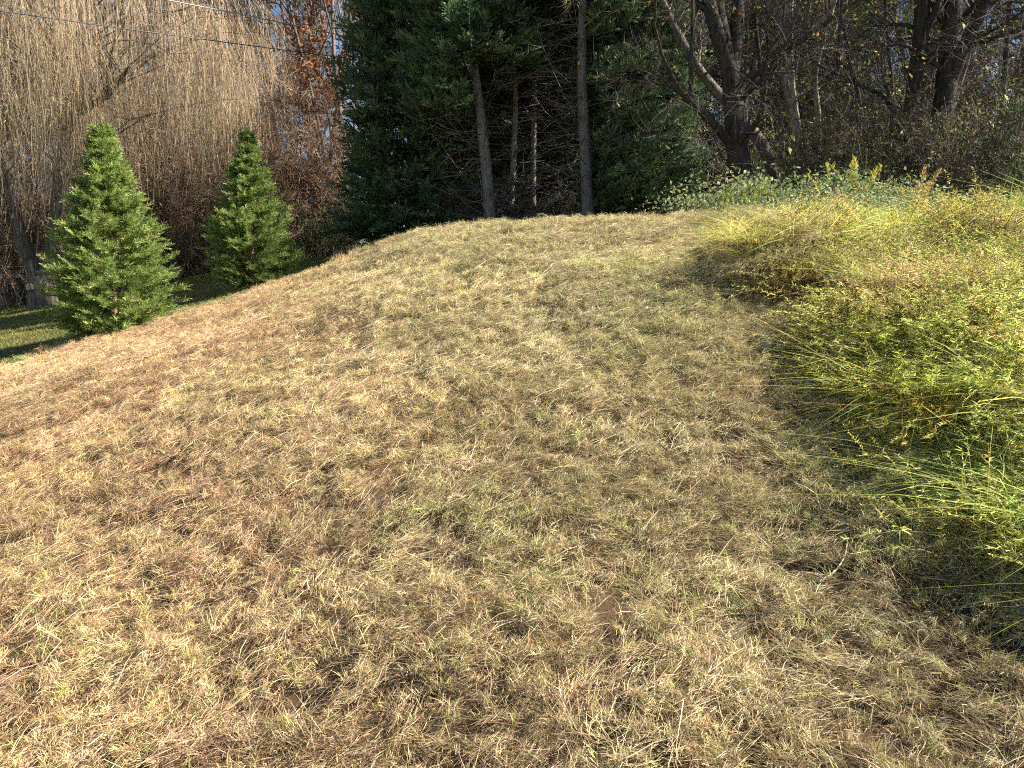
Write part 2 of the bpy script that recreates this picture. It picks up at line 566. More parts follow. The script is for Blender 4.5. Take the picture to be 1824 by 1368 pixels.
def straw_tint(x, y):
    n = len(x)
    left = 1 - ss(-3.2, .8, x + .25 * (y - 5) + 1.6 * fbm(x / 2, y / 2, 2))
    pink = np.array([1.10, .89, .77])
    yel = np.array([1.0, .97, .80])
    t = pink[None] * left[:, None] + yel[None] * (1 - left[:, None])
    br = ss(.02, .30, fbm(x / .6 + 3, y / .6 + 60, 2))
    t = t * (1 - .32 * br[:, None]) * (1 - br[:, None] * np.array([0, .05, .10]))
    gr = ss(.10, .28, fbm(x / .8 + 90, y / .8 + 20, 2)) * (1 - .6 * left)
    gr = .45 * gr
    t = t * (1 - gr[:, None]) + gr[:, None] * np.array([.84, .98, .55])
    return np.clip(t * (1 + .12 * rng.normal(size=(n, 1))), .1, 1.6)

def hexgrid(y0, y1, sp, half=.76, extra=.8):
    P = []
    k = 0
    y = y0
    while y < y1:
        w = half * y + extra
        xs = np.arange(-w, w, sp) + (k % 2) * sp * .5
        P.append(np.stack([xs, np.full_like(xs, y)], -1))
        y += sp * .866
        k += 1
    P = np.concatenate(P)
    return P + rng.normal(0, sp * .18, P.shape)
def build_straw():
    src = [straw_patch(200 + k) for k in range(7)]
    P = hexgrid(1.6, 15.2, .55)
    x, y = P[:, 0], P[:, 1]
    keep = (x - lawn_edge(y) > .3 + rng.normal(0, .3, len(x))) & (x - weed_edge(y) < 1.0) & ~((y > 12.4) & (x > -1.2) & (rng.random(len(x)) < .55))
    x, y = x[keep], y[keep]
    n = len(x)
    size = (.76 + .2 * rng.random(n)) * (1 + .03 * np.clip(y - 3, 0, 12))
    pos = np.stack([x, y, H(x, y)], -1)
    nn = unit(normals(x, y, .4) + rng.normal(0, .03, (n, 3)))
    scatter('mown_straw', src, pos, eulers(nn, rng.random(n) * 6.28), size, straw_tint(x, y), rng.integers(0, 7, n), M_STRAW,
            'tan mown straw and hay lying matted over the whole slope', 'straw')
build_straw()

GREENS = [(.20, .24, .06), (.27, .32, .09), (.36, .36, .13), (.15, .19, .05)]
def build_green():
    src = [tuft(30, .05, .03, .09, .0036, GREENS, [3, 3, 2, 2]), tuft(22, .08, .04, .15, .0034, GREENS + [(.5, .46, .18)], [2, 3, 3, 1, 3], .7, .6)]
    x, y = wedge(26000, 2, 15.5, .8)
    g = fbm(x / .7 + 90, y / .7 + 20, 2) + .5 * fbm(x / .21, y / .21 + 5, 2)
    e1 = x - lawn_edge(y)
    crest = ss(11.5, 13.2, y) * ss(-1.5, .5, x)
    g = g + .45 * fbm(x / .12 + 8, y / .12, 1)
    keep = (e1 > -.3) & (x - weed_edge(y) < .3) & (g + .35 * crest > .34) & (rng.random(len(x)) < .6)
    x, y = x[keep], y[keep]
    ye = 7 + 11 * rng.random(2600)
    xe = lawn_edge(ye) + rng.normal(-.1, .45, 2600)
    x, y = np.concatenate([x, xe]), np.concatenate([y, ye])
    # green turf on the crest in front of the trees
    xb, yb = rng.random(5200) * 7 - 3, 11.8 + rng.random(5200) * 3.6
    k = fbm(xb / .9, yb / .9 + 44, 2) + .4 * ss(11.6, 13, yb) > .08
    x, y = np.concatenate([x, xb[k]]), np.concatenate([y, yb[k]])
    n = len(x)
    pos = np.stack([x, y, H(x, y)], -1)
    t = np.clip(1 + .2 * rng.normal(size=(n, 1)) + .08 * rng.normal(size=(n, 3)), .4, 1.6)
    scatter('green_grass', src, pos, eulers(normals(x, y), rng.random(n) * 6.28), (.6 + .7 * rng.random(n)) * (1 + .03 * y), t, rng.integers(0, 2, n), M_GRASS,
            'fresh green grass tufts growing up through the mown straw', 'grass')
build_green()

def build_lawn():
    src = [tuft(40, .10, .03, .09, .007, [(.10, .14, .035), (.15, .19, .05), (.22, .22, .08), (.30, .24, .11)], [4, 4, 2, 1], .5),
           tuft(36, .10, .02, .07, .008, [(.09, .12, .03), (.30, .25, .12), (.17, .19, .06)], [4, 2, 3], .6)]
    n = 26000
    y = 7.5 + 23 * rng.random(n) ** 1.15
    le = lawn_edge(y)
    x = le + .5 - (rng.random(n) ** 1.2) * (.75 * y + le + 3.5)
    keep = (x < le + rng.normal(.1, .35, n)) & (x > -.75 * y - 2)
    x, y = x[keep], y[keep]
    n = len(x)
    pos = np.stack([x, y, H(x, y)], -1)
    d = ss(-.1, .25, fbm(x / 1.3, y / 1.3 + 12, 3))[:, None]
    t = (1 - d) * np.array([1.1, 1.0, .95]) + d * np.array([1.6, 1.3, 1.05])
    scatter('lawn_grass', src, pos, eulers(normals(x, y), rng.random(n) * 6.28), .8 + .8 * rng.random(n), t * (1 + .12 * rng.normal(size=(n, 1))), rng.integers(0, 2, n), M_GRASS,
            'short green lawn grass beyond the mown slope around the young conifers', 'grass')
build_lawn()

# ------------------------------------------------------------------ overgrown bank on the right
def feather(nst, R, hgt, spread, leafn, ll, lw, colors, weights, stemcol=(.30, .25, .12)):
    """a patch of arching stems set with many narrow leaves"""
    mb = MB()
    ox = rng.random() * 90
    for k in range(nst):
        az = rng.random() * 6.28
        rr, aa = R * math.sqrt(rng.random()), rng.random() * 6.28
        b0 = np.array([rr * math.cos(aa), rr * math.sin(aa), -.02])
        lump = float(fbm(np.array([b0[0] / .3 + ox]), np.array([b0[1] / .3]), 2)[0])
        L = hgt * (.55 + .5 * rng.random()) * max(.45, 1 + 2.0 * lump) * (1 - .45 * (rr / R) ** 2)
        lean = spread * rng.random()
        d0 = np.array([math.cos(az) * lean, math.sin(az) * lean, 1.0])
        s = np.linspace(0, 1, 4)[:, None]
        arch = np.array([math.cos(az) * .5 * lean, math.sin(az) * .5 * lean, -.35 * lean])
        pts = b0 + L * (s * d0 + s * s * arch)
        mb.tube(pts, np.linspace(.003, .001, 4), 3, np.array(stemcol) * (.7 + .6 * rng.random()))
        q = .1 + .9 * rng.random(leafn) ** .75
        P = b0 + L * (q[:, None] * d0 + (q ** 2)[:, None] * arch)
        a = rng.random(leafn) * 6.28
        up = rng.normal(.45, .35, leafn)
        dd = unit(np.stack([np.cos(a), np.sin(a), up], -1))
        tone = 1 + .18 * rng.normal()
        mb.blades(P, dd, ll * (.5 + rng.random(leafn)) * (1.15 - .6 * q), lw, np.stack([0 * a, 0 * a, -.35 * rng.random(leafn)], -1), np.clip(tone * pal(colors, weights, leafn, .2), .01, .85), 2)
    return mb
YG = [(.64, .60, .14), (.50, .55, .11), (.68, .60, .17), (.38, .47, .10), (.72, .65, .28)]
GO = [(.74, .57, .18), (.66, .53, .18), (.78, .65, .30), (.52, .38, .16), (.60, .56, .16)]
GR = [(.32, .39, .10), (.42, .48, .13), (.20, .31, .08), (.53, .57, .16)]
BR = [(.38, .31, .17), (.50, .42, .24), (.27, .21, .12), (.56, .48, .28)]
def build_weeds():
    src = []
    for k in range(2):
        src += [feather(125, .45, .42, 1.15, 36, .046, .0036, YG, [3, 3, 2, 2, 1]),
                feather(125, .45, .44, 1.1, 34, .04, .0033, GO, [3, 3, 2, 2, 1], (.38, .26, .12)),
                feather(125, .45, .34, 1.1, 36, .034, .0060, GR, [3, 3, 2, 2], (.18, .20, .08)),
                tuft(900, .42, .08, .32, .003, BR + GO, [3, 3, 2, 2, 2, 1, 2, 1, 1], .5, .8),
                feather(150, .45, .34, 1.3, 9, .03, .0035, BR, [3, 2, 3, 1], (.24, .17, .11)),
                tuft(1100, .42, .14, .40, .0040, GR + YG, [1, 2, 1, 2, 3, 3, 2, 1, 2], .65, .95)]
    sp = .25
    P = []
    for yy in np.arange(2.0, 13.7, sp):
        xs = np.arange(2.0, .76 * yy + 2.4, sp)
        P.append(np.stack([xs, np.full_like(xs, yy)], -1))
    P = np.concatenate(P)
    P += rng.normal(0, sp * .3, P.shape)
    x, y = P[:, 0], P[:, 1]
    ed = weed_edge(y) + (.2 + .35 * ss(3.8, 5.5, y)) * fbm(y / .6, y * 0 + 3, 3)
    e = x - ed
    k = e > .10
    x, y, e = x[k], y[k], e[k]
    n = len(x)
    f1 = fbm(x / 1.3 + 11, y / 1.3 + 3, 2)
    depth = y + .15 * (x - 3)
    gold = np.exp(-((depth - 6.2) / 1.7) ** 2) * 1.6 + f1 * 1.8
    green = ss(7.4, 9.2, depth) * 1.6 - f1 + .8 * (1 - ss(3.8, 5.2, depth)) * ss(.5, 1.4, e)
    brown = .8 * (1 - ss(.05, .6, e)) + .3 * fbm(x / .6, y / .6, 2)
    yg = .7 + .8 * fbm(x / .9 + 50, y / .9 + 50, 2)
    W = np.stack([yg, np.clip(gold, 0, 2), np.clip(green, 0, 2), .35 * brown + .22, .38 * np.clip(brown, 0, 2) + .10, .5 * np.clip(green, 0, 2) + .55], -1).clip(.02) ** 1.6
    W /= W.sum(1, keepdims=True)
    idx = (W.cumsum(1) > rng.random(n)[:, None]).argmax(1) + 6 * rng.integers(0, 2, n)
    size = (.75 + .5 * rng.random(n)) * (.9 + .1 * ss(0, .8, e)) * (1 + 1.3 * fbm(x / .7, y / .7 + 77, 2)) * 1.0
    size = np.clip(size, .5, 1.35)
    size *= 1 - .62 * ss(7.5, 10.5, y)
    pos = np.stack([x, y, H(x, y) - .01], -1)
    lean = np.stack([-.6 * (1 - ss(0, .6, e)) + rng.normal(0, .18, n), rng.normal(-.08, .18, n), np.ones(n)], -1)
    t = np.clip(1 + .15 * rng.normal(size=(n, 1)) + .07 * rng.normal(size=(n, 3)), .5, 1.5)
    scatter('overgrown_weeds', src, pos, eulers(unit(lean), rng.random(n) * 6.28), size, t, idx, M_WEED,
            'tall yellow-green and golden weeds tangled over the right-hand bank', 'weeds')
build_weeds()

# ------------------------------------------------------------------ conifers
def conifer_crown(mb, height, prof, nbr, per, spr, cols, w, zlo=.02, tpl=SPRAY, az_fn=None, rise=.5, dz=1.0, roll=.55, wide=1.0, rv=.6, rf=.5):
    tv, tt = tpl
    t = zlo + (1 - zlo) * rng.random(nbr) ** dz
    az = rng.random(nbr) * 6.283
    if az_fn is not None:
        k = rng.random(nbr) < az_fn(az, t)
        t, az = t[k], az[k]
        nbr = len(t)
    R = np.interp(t, prof[0], prof[1]) * (rv + (1.12 - rv) * rng.random(nbr)) * (1 + rf * fbm(az * 1.6, t * 9, 2))
    up = rise * (.35 + .9 * t) + rng.normal(0, .12, nbr)
    d = np.stack([np.cos(az), np.sin(az), up], -1)
    o = np.stack([0 * t, 0 * t, np.maximum(t * height - R * up * .75, .03)], -1)
    P, FX, FZ = [], [], []
    for k in range(per):
        s = .30 + .72 * (k + rng.random(nbr)) / per
        p = o + d * (R * s)[:, None]
        p[:, 2] += -.12 * R * s * s
        sg = np.where(rng.random(nbr) < .5, -1, 1) * (.15 + .7 * rng.random(nbr)) * (s < .93) * wide
        pe = np.stack([-np.sin(az), np.cos(az), 0 * az], -1)
        fx = unit(d) + pe * sg[:, None] + rng.normal(0, .28, (nbr, 3)) + np.array([0, 0, .22])
        P.append(p); FX.append(fx)
        FZ.append(np.stack([-.4 * np.cos(az), -.4 * np.sin(az), .6 * np.ones(nbr)], -1) + rng.normal(0, roll, (nbr, 3)))
    P, FX, FZ = np.concatenate(P), np.concatenate(FX), np.concatenate(FZ)
    n = len(P)
    mb.stamp(tv, tt, P, FX, FZ, spr * (.6 + .75 * rng.random(n)), pal(cols, w, n, .2, .07))
    return o, d, R

def young(seed, height, prof):
    global rng
    rng = np.random.default_rng(seed)
    cr = MB()
    cols = [(.21, .28, .07), (.31, .38, .10), (.14, .20, .055), (.42, .46, .16)]
    o, d, R = conifer_crown(cr, height, prof, 520, 22, .155, cols, [4, 4, 2.4, 1.6], .02, SPRAY, None, .6, 1.1, rv=.7, rf=.3)
    br = MB()
    for i in range(0, len(R), 3):
        p = np.linspace(0, .8, 3)[:, None] * d[i] * R[i] + o[i]
        br.tube(p, np.linspace(.009, .003, 3), 3, (.16, .10, .06))
    tr = MB()
    lz = height * (.86 + .2 * rng.random(26))
    az = rng.random(26) * 6.28
    cr.stamp(*SPRAY, np.stack([.02 * np.sin(lz * 2), .02 * np.cos(lz * 1.7), lz], -1), np.stack([.45 * np.cos(az), .45 * np.sin(az), np.ones(26)], -1), rdir(26), .13, pal(cols, [2, 4, 1, 3], 26))
    z = np.linspace(-.1, height * 1.09, 10)
    pts = np.stack([.02 * np.sin(z * 2), .02 * np.cos(z * 1.7), z], -1)
    tr.tube(pts, np.linspace(.045, .006, 10), 7, (.30, .20, .10))
    return tr.mesh('trunk', M_BARK, True), br.mesh('branches', M_TWIG), cr.mesh('crown', M_YCYP)

def put_young(seed, px, py, Y, h, prof, label, rz):
    tr, br, cr = young(seed, h, prof)
    p = at(px, py, Y)
    place('young_cypress_tree', [('trunk', tr), ('branches', br), ('crown', cr)], (p[0], p[1], hz(p[0], p[1])), rz, 1, label, 'tree', 'young cypresses on the lawn edge')
put_young(21, 205, 590, 12.4, 3.12, ([0, .10, .22, .38, .5, .62, .75, .88, 1], [.64, .84, .90, .83, .68, .50, .33, .15, .02]),
          'large bright green young cypress tree on the lawn edge, left of its smaller twin', .4)
put_young(22, 452, 512, 16.4, 3.05, ([0, .10, .22, .38, .5, .62, .75, .88, 1], [.54, .76, .88, .80, .66, .48, .32, .15, .02]),
          'smaller darker green young cypress tree beside the dark tall conifers', 2.2)

def dead_branches(mb, hgt, n, z0, z1, lmin, lmax, az0=0, azw=3.2, lx=0, col=(.17, .14, .12)):
    for k in range(n):
        az = az0 + (rng.random() * 2 - 1) * azw
        z = z0 + (z1 - z0) * rng.random()
        L = lmin + (lmax - lmin) * rng.random()
        s = np.linspace(0, 1, 5)[:, None]
        d = np.array([math.cos(az), math.sin(az), rng.normal(.05, .25)])
        b = np.array([0, 0, rng.normal(.0, .25)])
        o = np.array([lx * z, 0, z])
        pts = o + L * (s * d + s * s * b) + rng.normal(0, .02, (5, 3)) * s
        mb.tube(pts, np.linspace(.012, .003, 5), 3, np.array(col) * (.7 + .7 * rng.random()))
        m = 9
        q = .25 + .75 * rng.random(m)
        P = o + L * (q[:, None] * d + (q ** 2)[:, None] * b)
        dd = unit(d + rng.normal(0, .55, (m, 3)))
        mb.blades(P, dd, .15 + .45 * rng.random(m), .008, rng.normal(0, .15, (m, 3)), jit(col, m, .3), 2)

BIG = [(.095, .145, .065), (.14, .19, .085), (.062, .102, .05), (.20, .245, .11)]
def big_cypress(seed, height, prof, nbr, per, zlo, trunk_r, lean, dead, az_fn=None, spr=.36, dz=1.0, trunkcol=(.20, .175, .16), daz=(0, 3.2), zz=(.4, 5.5)):
    global rng
    rng = np.random.default_rng(seed)
    cr = MB()
    o, d, R = conifer_crown(cr, height, prof, nbr, per, spr, BIG, [4, 3, 3, .8], zlo, SPRAY2, az_fn, .45, dz)
    V = cr.V[0]
    V[:, 0] += lean * V[:, 2]
    tr = MB()
    z = np.concatenate([[-.4, 0, .25], np.linspace(.7, height * .96, 12)])
    rr = np.interp(z, [-.4, 0, .3, 1, height], [trunk_r * 1.5, trunk_r * 1.35, trunk_r * 1.1, trunk_r, .02])
    wob = trunk_r * .5
    pts = np.stack([lean * z + wob * np.sin(z * .8 + seed), wob * np.cos(z * .7), z], -1)
    tr.tube(pts, rr, 10, trunkcol)
    parts = [('trunk', tr.mesh('trunk', M_BARK_C, True)), ('crown', cr.mesh('crown', M_CYP))]
    if dead:
        db = MB()
        dead_branches(db, height, dead, zz[0], zz[1], .6, 2.1, daz[0], daz[1], lean)
        parts.append(('dead_branches', db.mesh('dead_branches', M_TWIG)))
    return parts

def column_prof(r, skirt=.9):
    return ([0, .06, .2, .5, .8, 1], [r * skirt, r, r, r * .82, r * .42, .05])
def put(parts, name, x, y, rz, sc, label, group):
    return place(name, parts, (x, y, hz(x, y) - .03), rz, sc, label, 'tree', group)
GC = 'tall cypresses at the top of the slope'
full = big_cypress(31, 10.5, column_prof(1.75), 1250, 15, .015, .17, .0, 0, dz=1.15)
put(full, 'tall_cypress_tree', -2.6, 20.6, 0, 1, 'tall dark cypress with foliage down to the ground, leftmost of the tall conifers', GC)
side_l = big_cypress(32, 10.5, column_prof(1.7), 1000, 14, .28, .135, -.075, 110, lambda a, t: np.where(t > .38, 1, np.clip(-np.cos(a) + .1, 0, 1)), dz=1.5, zz=(.3, 4.6))
p = at(872, 382, 18.6)
put(side_l, 'tall_cypress_tree', p[0], 18.6, 0, 1, 'tall cypress with bare grey trunk leaning left at the slope crest', GC)
side_r = big_cypress(33, 10.5, column_prof(1.85), 1300, 14, .08, .15, -.02, 120, lambda a, t: np.where(t > .55, .9, np.clip(np.cos(a - .15) * 1.6, 0, 1)), dz=1.5, zz=(.3, 6.5), daz=(3.0, 1.6))
p = at(1045, 378, 18.3)
put(side_r, 'tall_cypress_tree', p[0], 18.3, 0, 1, 'tall cypress with upright bare grey trunk and green foliage on its right side', GC)
thin = big_cypress(34, 10, column_prof(1.3), 420, 12, .45, .085, -.03, 110, None, .34, .9, (.36, .31, .25), zz=(.3, 6.5))
for (px, Y, sc, lb) in ((908, 20.2, 1, 'slim pale cypress trunk between the two thick bare conifer trunks, left one'),
                        (953, 21.8, 1.02, 'slim pale cypress trunk deep in the shade, right of the other slim trunk'),
                        (1074, 20.4, .95, 'thin conifer trunk close behind the upright thick grey trunk')):
    q = at(px, 380, Y)
    put(thin, 'slim_cypress_tree', q[0], Y, px * .1, sc, lb, 'slim cypresses inside the conifer group')
q = at(1145, 370, 18.8)
put(full, 'tall_cypress_tree', q[0], 18.8, 2.0, (.68, .68, .9), 'tall green cypress lit along its right edge, rightmost of the tall conifers', GC)
for (x, y, rz, sc, lb) in ((-1.0, 25.5, 1, 1, 'cypress added in the back row as dark backdrop behind the leaning bare trunk'),
                           (1.2, 26.5, 3, 1, 'cypress added in the back row as dark backdrop behind the slim pale trunks'),
                           (3.6, 25.5, 4.4, .98, 'cypress added in the back row as dark backdrop behind the rightmost tall conifer'),
                           (.1, 23.6, 5.2, .95, 'cypress added to block light just behind the slim pale trunks'),
                           (2.4, 23.4, 2.6, .95, 'cypress added to block light just behind the upright thick grey trunk')):
    put(full, 'tall_cypress_tree', x, y, rz, sc, lb, GC)  # extra trees put in behind to block light and darken the conifer interior

# ------------------------------------------------------------------ broadleaved trees
class Tree:
    def __init__(s):
        s.wood, s.twigs, s.tips = MB(), MB(), []
        s.tp, s.td = [], []
    def limb(s, pts, r0, r1, sides, col):
        pts = np.asarray(pts, float)
        n = len(pts)
        if n > 2:                                   # smooth the polyline
            u = np.linspace(0, n - 1, (n - 1) * 4 + 1)
            sm = np.stack([np.interp(u, range(n), pts[:, k]) for k in range(3)], -1)
            for _ in range(3):
                sm[1:-1] = (sm[:-2] + 2 * sm[1:-1] + sm[2:]) / 4
            pts = sm
        s.wood.tube(pts, np.linspace(r0, r1, len(pts)), sides, col)
        return pts
    def grow(s, p, d, L, r, lev, mx, nch, spread=.8, wander=.14, up=.06, col=(.16, .13, .11), ratio=.62, first=.3):
        n = 6 if lev < 2 else 4
        pts = [np.array(p, float)]
        d = np.array(d, float)
        d /= np.linalg.norm(d)
        dirs = [d]
        for k in range(n):
            d = d + rng.normal(0, wander, 3) + np.array([0, 0, up])
            d /= np.linalg.norm(d)
            pts.append(pts[-1] + d * L / n)
            dirs.append(d)
        s.wood.tube(pts, np.linspace(r, max(r * .35, .004), n + 1), (8, 6, 4, 3, 3)[min(lev, 4)], np.array(col) * (.85 + .3 * rng.random()))
        if lev >= mx:
            s.tp.append(np.array(pts)[2:]); s.td.append(np.array(dirs)[2:])
            return
        for k in range(nch[lev]):
            f = first + (1 - first) * (k + rng.random()) / nch[lev] if lev == 0 else .2 + .8 * rng.random()
            i = min(int(f * n), n - 1)
            q = pts[i] + (pts[i + 1] - pts[i]) * (f * n - i)
            pe = np.cross(dirs[i], rng.normal(size=3))
            pe /= np.linalg.norm(pe) + 1e-9
            a = spread * (.6 + .7 * rng.random())
            dd = dirs[i] * math.cos(a) + pe * math.sin(a)
            s.grow(q, dd, L * ratio * (.6 + .6 * rng.random()) * (1.15 - .45 * f), max(r * (1 - .6 * f) * .55, .005), lev + 1, mx, nch, spread, wander * 1.15, up, col, ratio)
    def finish(s, ntw=5, tl=.5, tw=.009, leaves=0, lsize=.075, lcols=None, lw=None, tcol=(.14, .11, .09), lmat=None, name=''):
        P, D = np.concatenate(s.tp), np.concatenate(s.td)
        i = rng.integers(0, len(P), len(P) * ntw)
        n = len(i)
        d = unit(D[i] + rng.normal(0, .55, (n, 3)))
        L = tl * (.4 + rng.random(n))
        bend = rng.normal(0, .2, (n, 3))
        s.twigs.blades(P[i], d, L, tw, bend, jit(tcol, n, .25), 2)
        parts = [('trunk', s.wood.mesh('trunk', M_BARK, True)), ('twigs', s.twigs.mesh('twigs', M_TWIG))]
        if leaves:
            k = rng.integers(0, n, leaves)
            f = rng.random(leaves)[:, None]
            p = P[i][k] + d[k] * L[k][:, None] * f + bend[k] * L[k][:, None] * f * f
            lf = MB()
            lf.stamp(*LEAF, p, unit(rng.normal(size=(leaves, 3)) + np.array([0, 0, -.5])), rdir(leaves), lsize * (.6 + .8 * rng.random(leaves)), pal(lcols, lw, leaves, .25, .1))
            parts.append(('foliage', lf.mesh('foliage', lmat or M_LEAF)))
        return parts

RUST = [(.44, .18, .05), (.32, .14, .05), (.50, .27, .08), (.24, .11, .06)]
YEL = [(.45, .36, .05), (.30, .30, .06), (.20, .24, .06), (.42, .26, .06)]
OLV = [(.12, .19, .045), (.20, .25, .06), (.30, .31, .07), (.08, .13, .035)]
BRN = [(.25, .15, .09), (.33, .22, .13), (.18, .11, .07)]
def variant(seed, hgt, r, nch, mx=3, spread=.75, up=.05, first=.35, col=(.17, .15, .13), ratio=.55, **kw):
    global rng
    rng = np.random.default_rng(seed)
    t = Tree()
    t.grow((0, 0, -.2), (rng.normal(0, .04), rng.normal(0, .04), 1), hgt, r, 0, mx, nch, spread, .07, up, col, ratio, first)
    return t.finish(**kw)
V_BARE = [variant(51, 12, .15, (11, 6, 5), col=(.19, .165, .14), ntw=6, tl=.7),
          variant(52, 13, .17, (10, 7, 5), col=(.16, .135, .115), ntw=6, tl=.7, leaves=900, lcols=BRN, lw=[1, 1, 1])]
V_RUST = [variant(53, 11, .15, (11, 7, 5), col=(.20, .17, .14), ntw=6, tl=.6, leaves=7500, lsize=.16, lcols=RUST, lw=[3, 3, 2, 2]),
          variant(54, 12.5, .17, (11, 7, 4), col=(.22, .19, .16), ntw=6, tl=.6, leaves=5200, lsize=.15, lcols=RUST + BRN, lw=[3, 3, 3, 2, 2, 2, 2])]
V_POLE = [variant(55, 13, .10, (8, 5), 2, spread=.9, first=.5, col=(.15, .12, .10), ntw=8, tl=.8, leaves=500, lsize=.12, lcols=RUST, lw=[1, 1, 1, 1])]
V_OLIVE = [variant(56, 8, .10, (12, 7, 5), col=(.15, .125, .11), ntw=3, tl=.5, leaves=9000, lsize=.10, lcols=OLV, lw=[3, 3, 1, 2], first=.15),
           variant(57, 9, .11, (11, 7, 5), col=(.14, .12, .10), ntw=3, tl=.5, leaves=4500, lsize=.11, lcols=OLV + YEL, lw=[2, 2, 2, 1, 2, 1, 2, 1], first=.2)]
def brush(seed, hgt, ns, col, **kw):
    global rng
    rng = np.random.default_rng(seed)
    t = Tree()
    for k in range(ns):
        a = rng.random() * 6.28
        l = .15 + .5 * rng.random()
        t.grow((rng.normal(0, .25), rng.normal(0, .25), -.1), (math.cos(a) * l, math.sin(a) * l, 1), hgt * (.6 + .5 * rng.random()), .022, 1, 3, (0, 7, 5), .8, .16, .02, col, .5)
    return t.finish(**kw)
V_BRUSH = [brush(61, 3.0, 9, (.19, .15, .13), ntw=4, tl=.4, leaves=2400, lsize=.07, lcols=OLV + BRN, lw=[2, 2, 1, 2, 1, 1, 1]),
           brush(62, 2.4, 10, (.17, .13, .11), ntw=3, tl=.4, leaves=4200, lsize=.075, lcols=OLV, lw=[3, 3, 1, 3]),
           brush(63, 4.2, 9, (.27, .21, .17), ntw=9, tl=.6, tcol=(.30, .21, .145), leaves=2200, lsize=.085, lcols=BRN + RUST, lw=[2, 2, 2, 1, 1, 1, 1])]

def pine(seed):
    global rng
    rng = np.random.default_rng(seed)
    w, f = MB(), MB()
    w.tube(np.stack([.1 * np.sin(np.linspace(0, 3, 9)), 0 * np.linspace(0, 3, 9), np.linspace(-.2, 15, 9)], -1), np.linspace(.19, .03, 9), 8, (.19, .13, .10))
    n = 70
    for k in range(n):
        z = 5 + 10 * (k / n)
        a = k * 2.4
        L = 2.3 * (1 - .75 * k / n) * (.6 + .6 * rng.random())
        d = np.array([math.cos(a), math.sin(a), .25])
        s = np.linspace(0, 1, 4)[:, None]
        w.tube(np.array([0, 0, z]) + L * s * d, np.linspace(.03, .008, 4), 4, (.15, .11, .09))
        m = 60
        q = .3 + .7 * rng.random(m)
        P = np.array([0, 0, z]) + L * q[:, None] * d + rng.normal(0, .12, (m, 3))
        for _ in range(3):
            f.blades(P, unit(rng.normal(size=(m, 3)) + d + np.array([0, 0, .5])), .22, .022, rng.normal(0, .1, (m, 3)), jit((.05, .085, .035), m, .25), 1)
    return [('trunk', w.mesh('trunk', M_BARK, True)), ('crown', f.mesh('crown', M_CYP))]
V_PINE = pine(71)

ORD = 'first second third fourth fifth sixth seventh eighth ninth tenth eleventh twelfth thirteenth fourteenth fifteenth sixteenth seventeenth eighteenth nineteenth twentieth twenty-first twenty-second twenty-third twenty-fourth twenty-fifth twenty-sixth twenty-seventh twenty-eighth twenty-ninth thirtieth'.split()
rng = np.random.default_rng(5)
def forest(vs, name, spots, label, group, s0=.85, s1=1.2, cat='tree'):
    spots = sorted(spots, key=lambda q: q[0] / q[1])
    for i, (x, y) in enumerate(spots):
        put_ = vs[i % len(vs)]
        lb = '%s, %s' % (label, ORD[i] + ' from the left' if i else 'leftmost of them')
        k = s0 + (s1 - s0) * rng.random()
        place(name, put_, (x, y, hz(x, y) - .05), rng.random() * 6.28, (k, k, k * (.9 + .25 * rng.random())), lb, cat, group)
def spots(n, x0, x1, y0, y1, mind=1.2):
    out = []
    for _ in range(n * 40):
        if len(out) == n:
            break
        x, y = x0 + (x1 - x0) * rng.random(), y0 + (y1 - y0) * rng.random()
        if all((x - a) ** 2 + (y - b) ** 2 > mind ** 2 for a, b in out):
            out.append((x, y))
    return out
# woods behind the willow, left
forest(V_BARE, 'bare_tree', spots(4, -30, -6, 31, 46), 'leafless grey-brown tree in the left woods behind the willow', 'bare trees behind the willow')
forest(V_RUST, 'rust_leaved_tree', spots(7, -28, -4.5, 31, 46, 2.5), 'tree with rust-brown autumn leaves in the left woods', 'rust-leaved trees in the left woods')
forest(V_POLE, 'slender_tree', [(at(px, 400, Y)[0], Y) for px, Y in ((560, 33), (575, 38), (588, 31), (598, 36), (607, 33), (617, 30), (628, 37), (545, 40), (530, 36))], 'slender straight trunk against the sky left of the dark conifers', 'slender trunks beside the conifers')
for px, Y, s, lb in ((455, 41, 1.05, 'dark green pine behind the smaller young cypress, against the sky'), (560, 44, 1.0, 'dark green pine rising left of the tall dark conifers'), (355, 46, 1.1, 'dark pine crown rising behind the willow curtain')):
    q = at(px, 400, Y)
    place('pine_tree', V_PINE, (q[0], Y, hz(q[0], Y)), px, s, lb, 'tree', 'pines in the left woods')
forest(V_BRUSH[2:], 'twiggy_thicket', [(at(px, 480, Y)[0], Y) for px, Y in ((330, 28.5), (385, 29.5), (420, 28.2), (480, 29.8), (520, 31), (275, 30), (580, 31.5), (230, 29.5), (350, 32), (440, 33), (150, 31), (20, 30), (95, 28.6), (62, 29.2))],
       'bare twiggy brown thicket at the far edge of the lawn', 'thickets along the lawn edge', .9, 1.5, 'shrub')
forest(V_BRUSH[1:2], 'dark_shrub', [(at(px, 430, Y)[0], Y) for px, Y in ((545, 29.5), (590, 30), (630, 29), (570, 31), (612, 31.5), (520, 30.5), (480, 31), (430, 30.5), (390, 31.5), (340, 31), (300, 32), (255, 31), (200, 32.5), (110, 31), (50, 32), (0, 31))], 'low dark green shrub at the wood edge left of the conifers', 'dark shrubs left of the conifers', .55, .75, 'shrub')

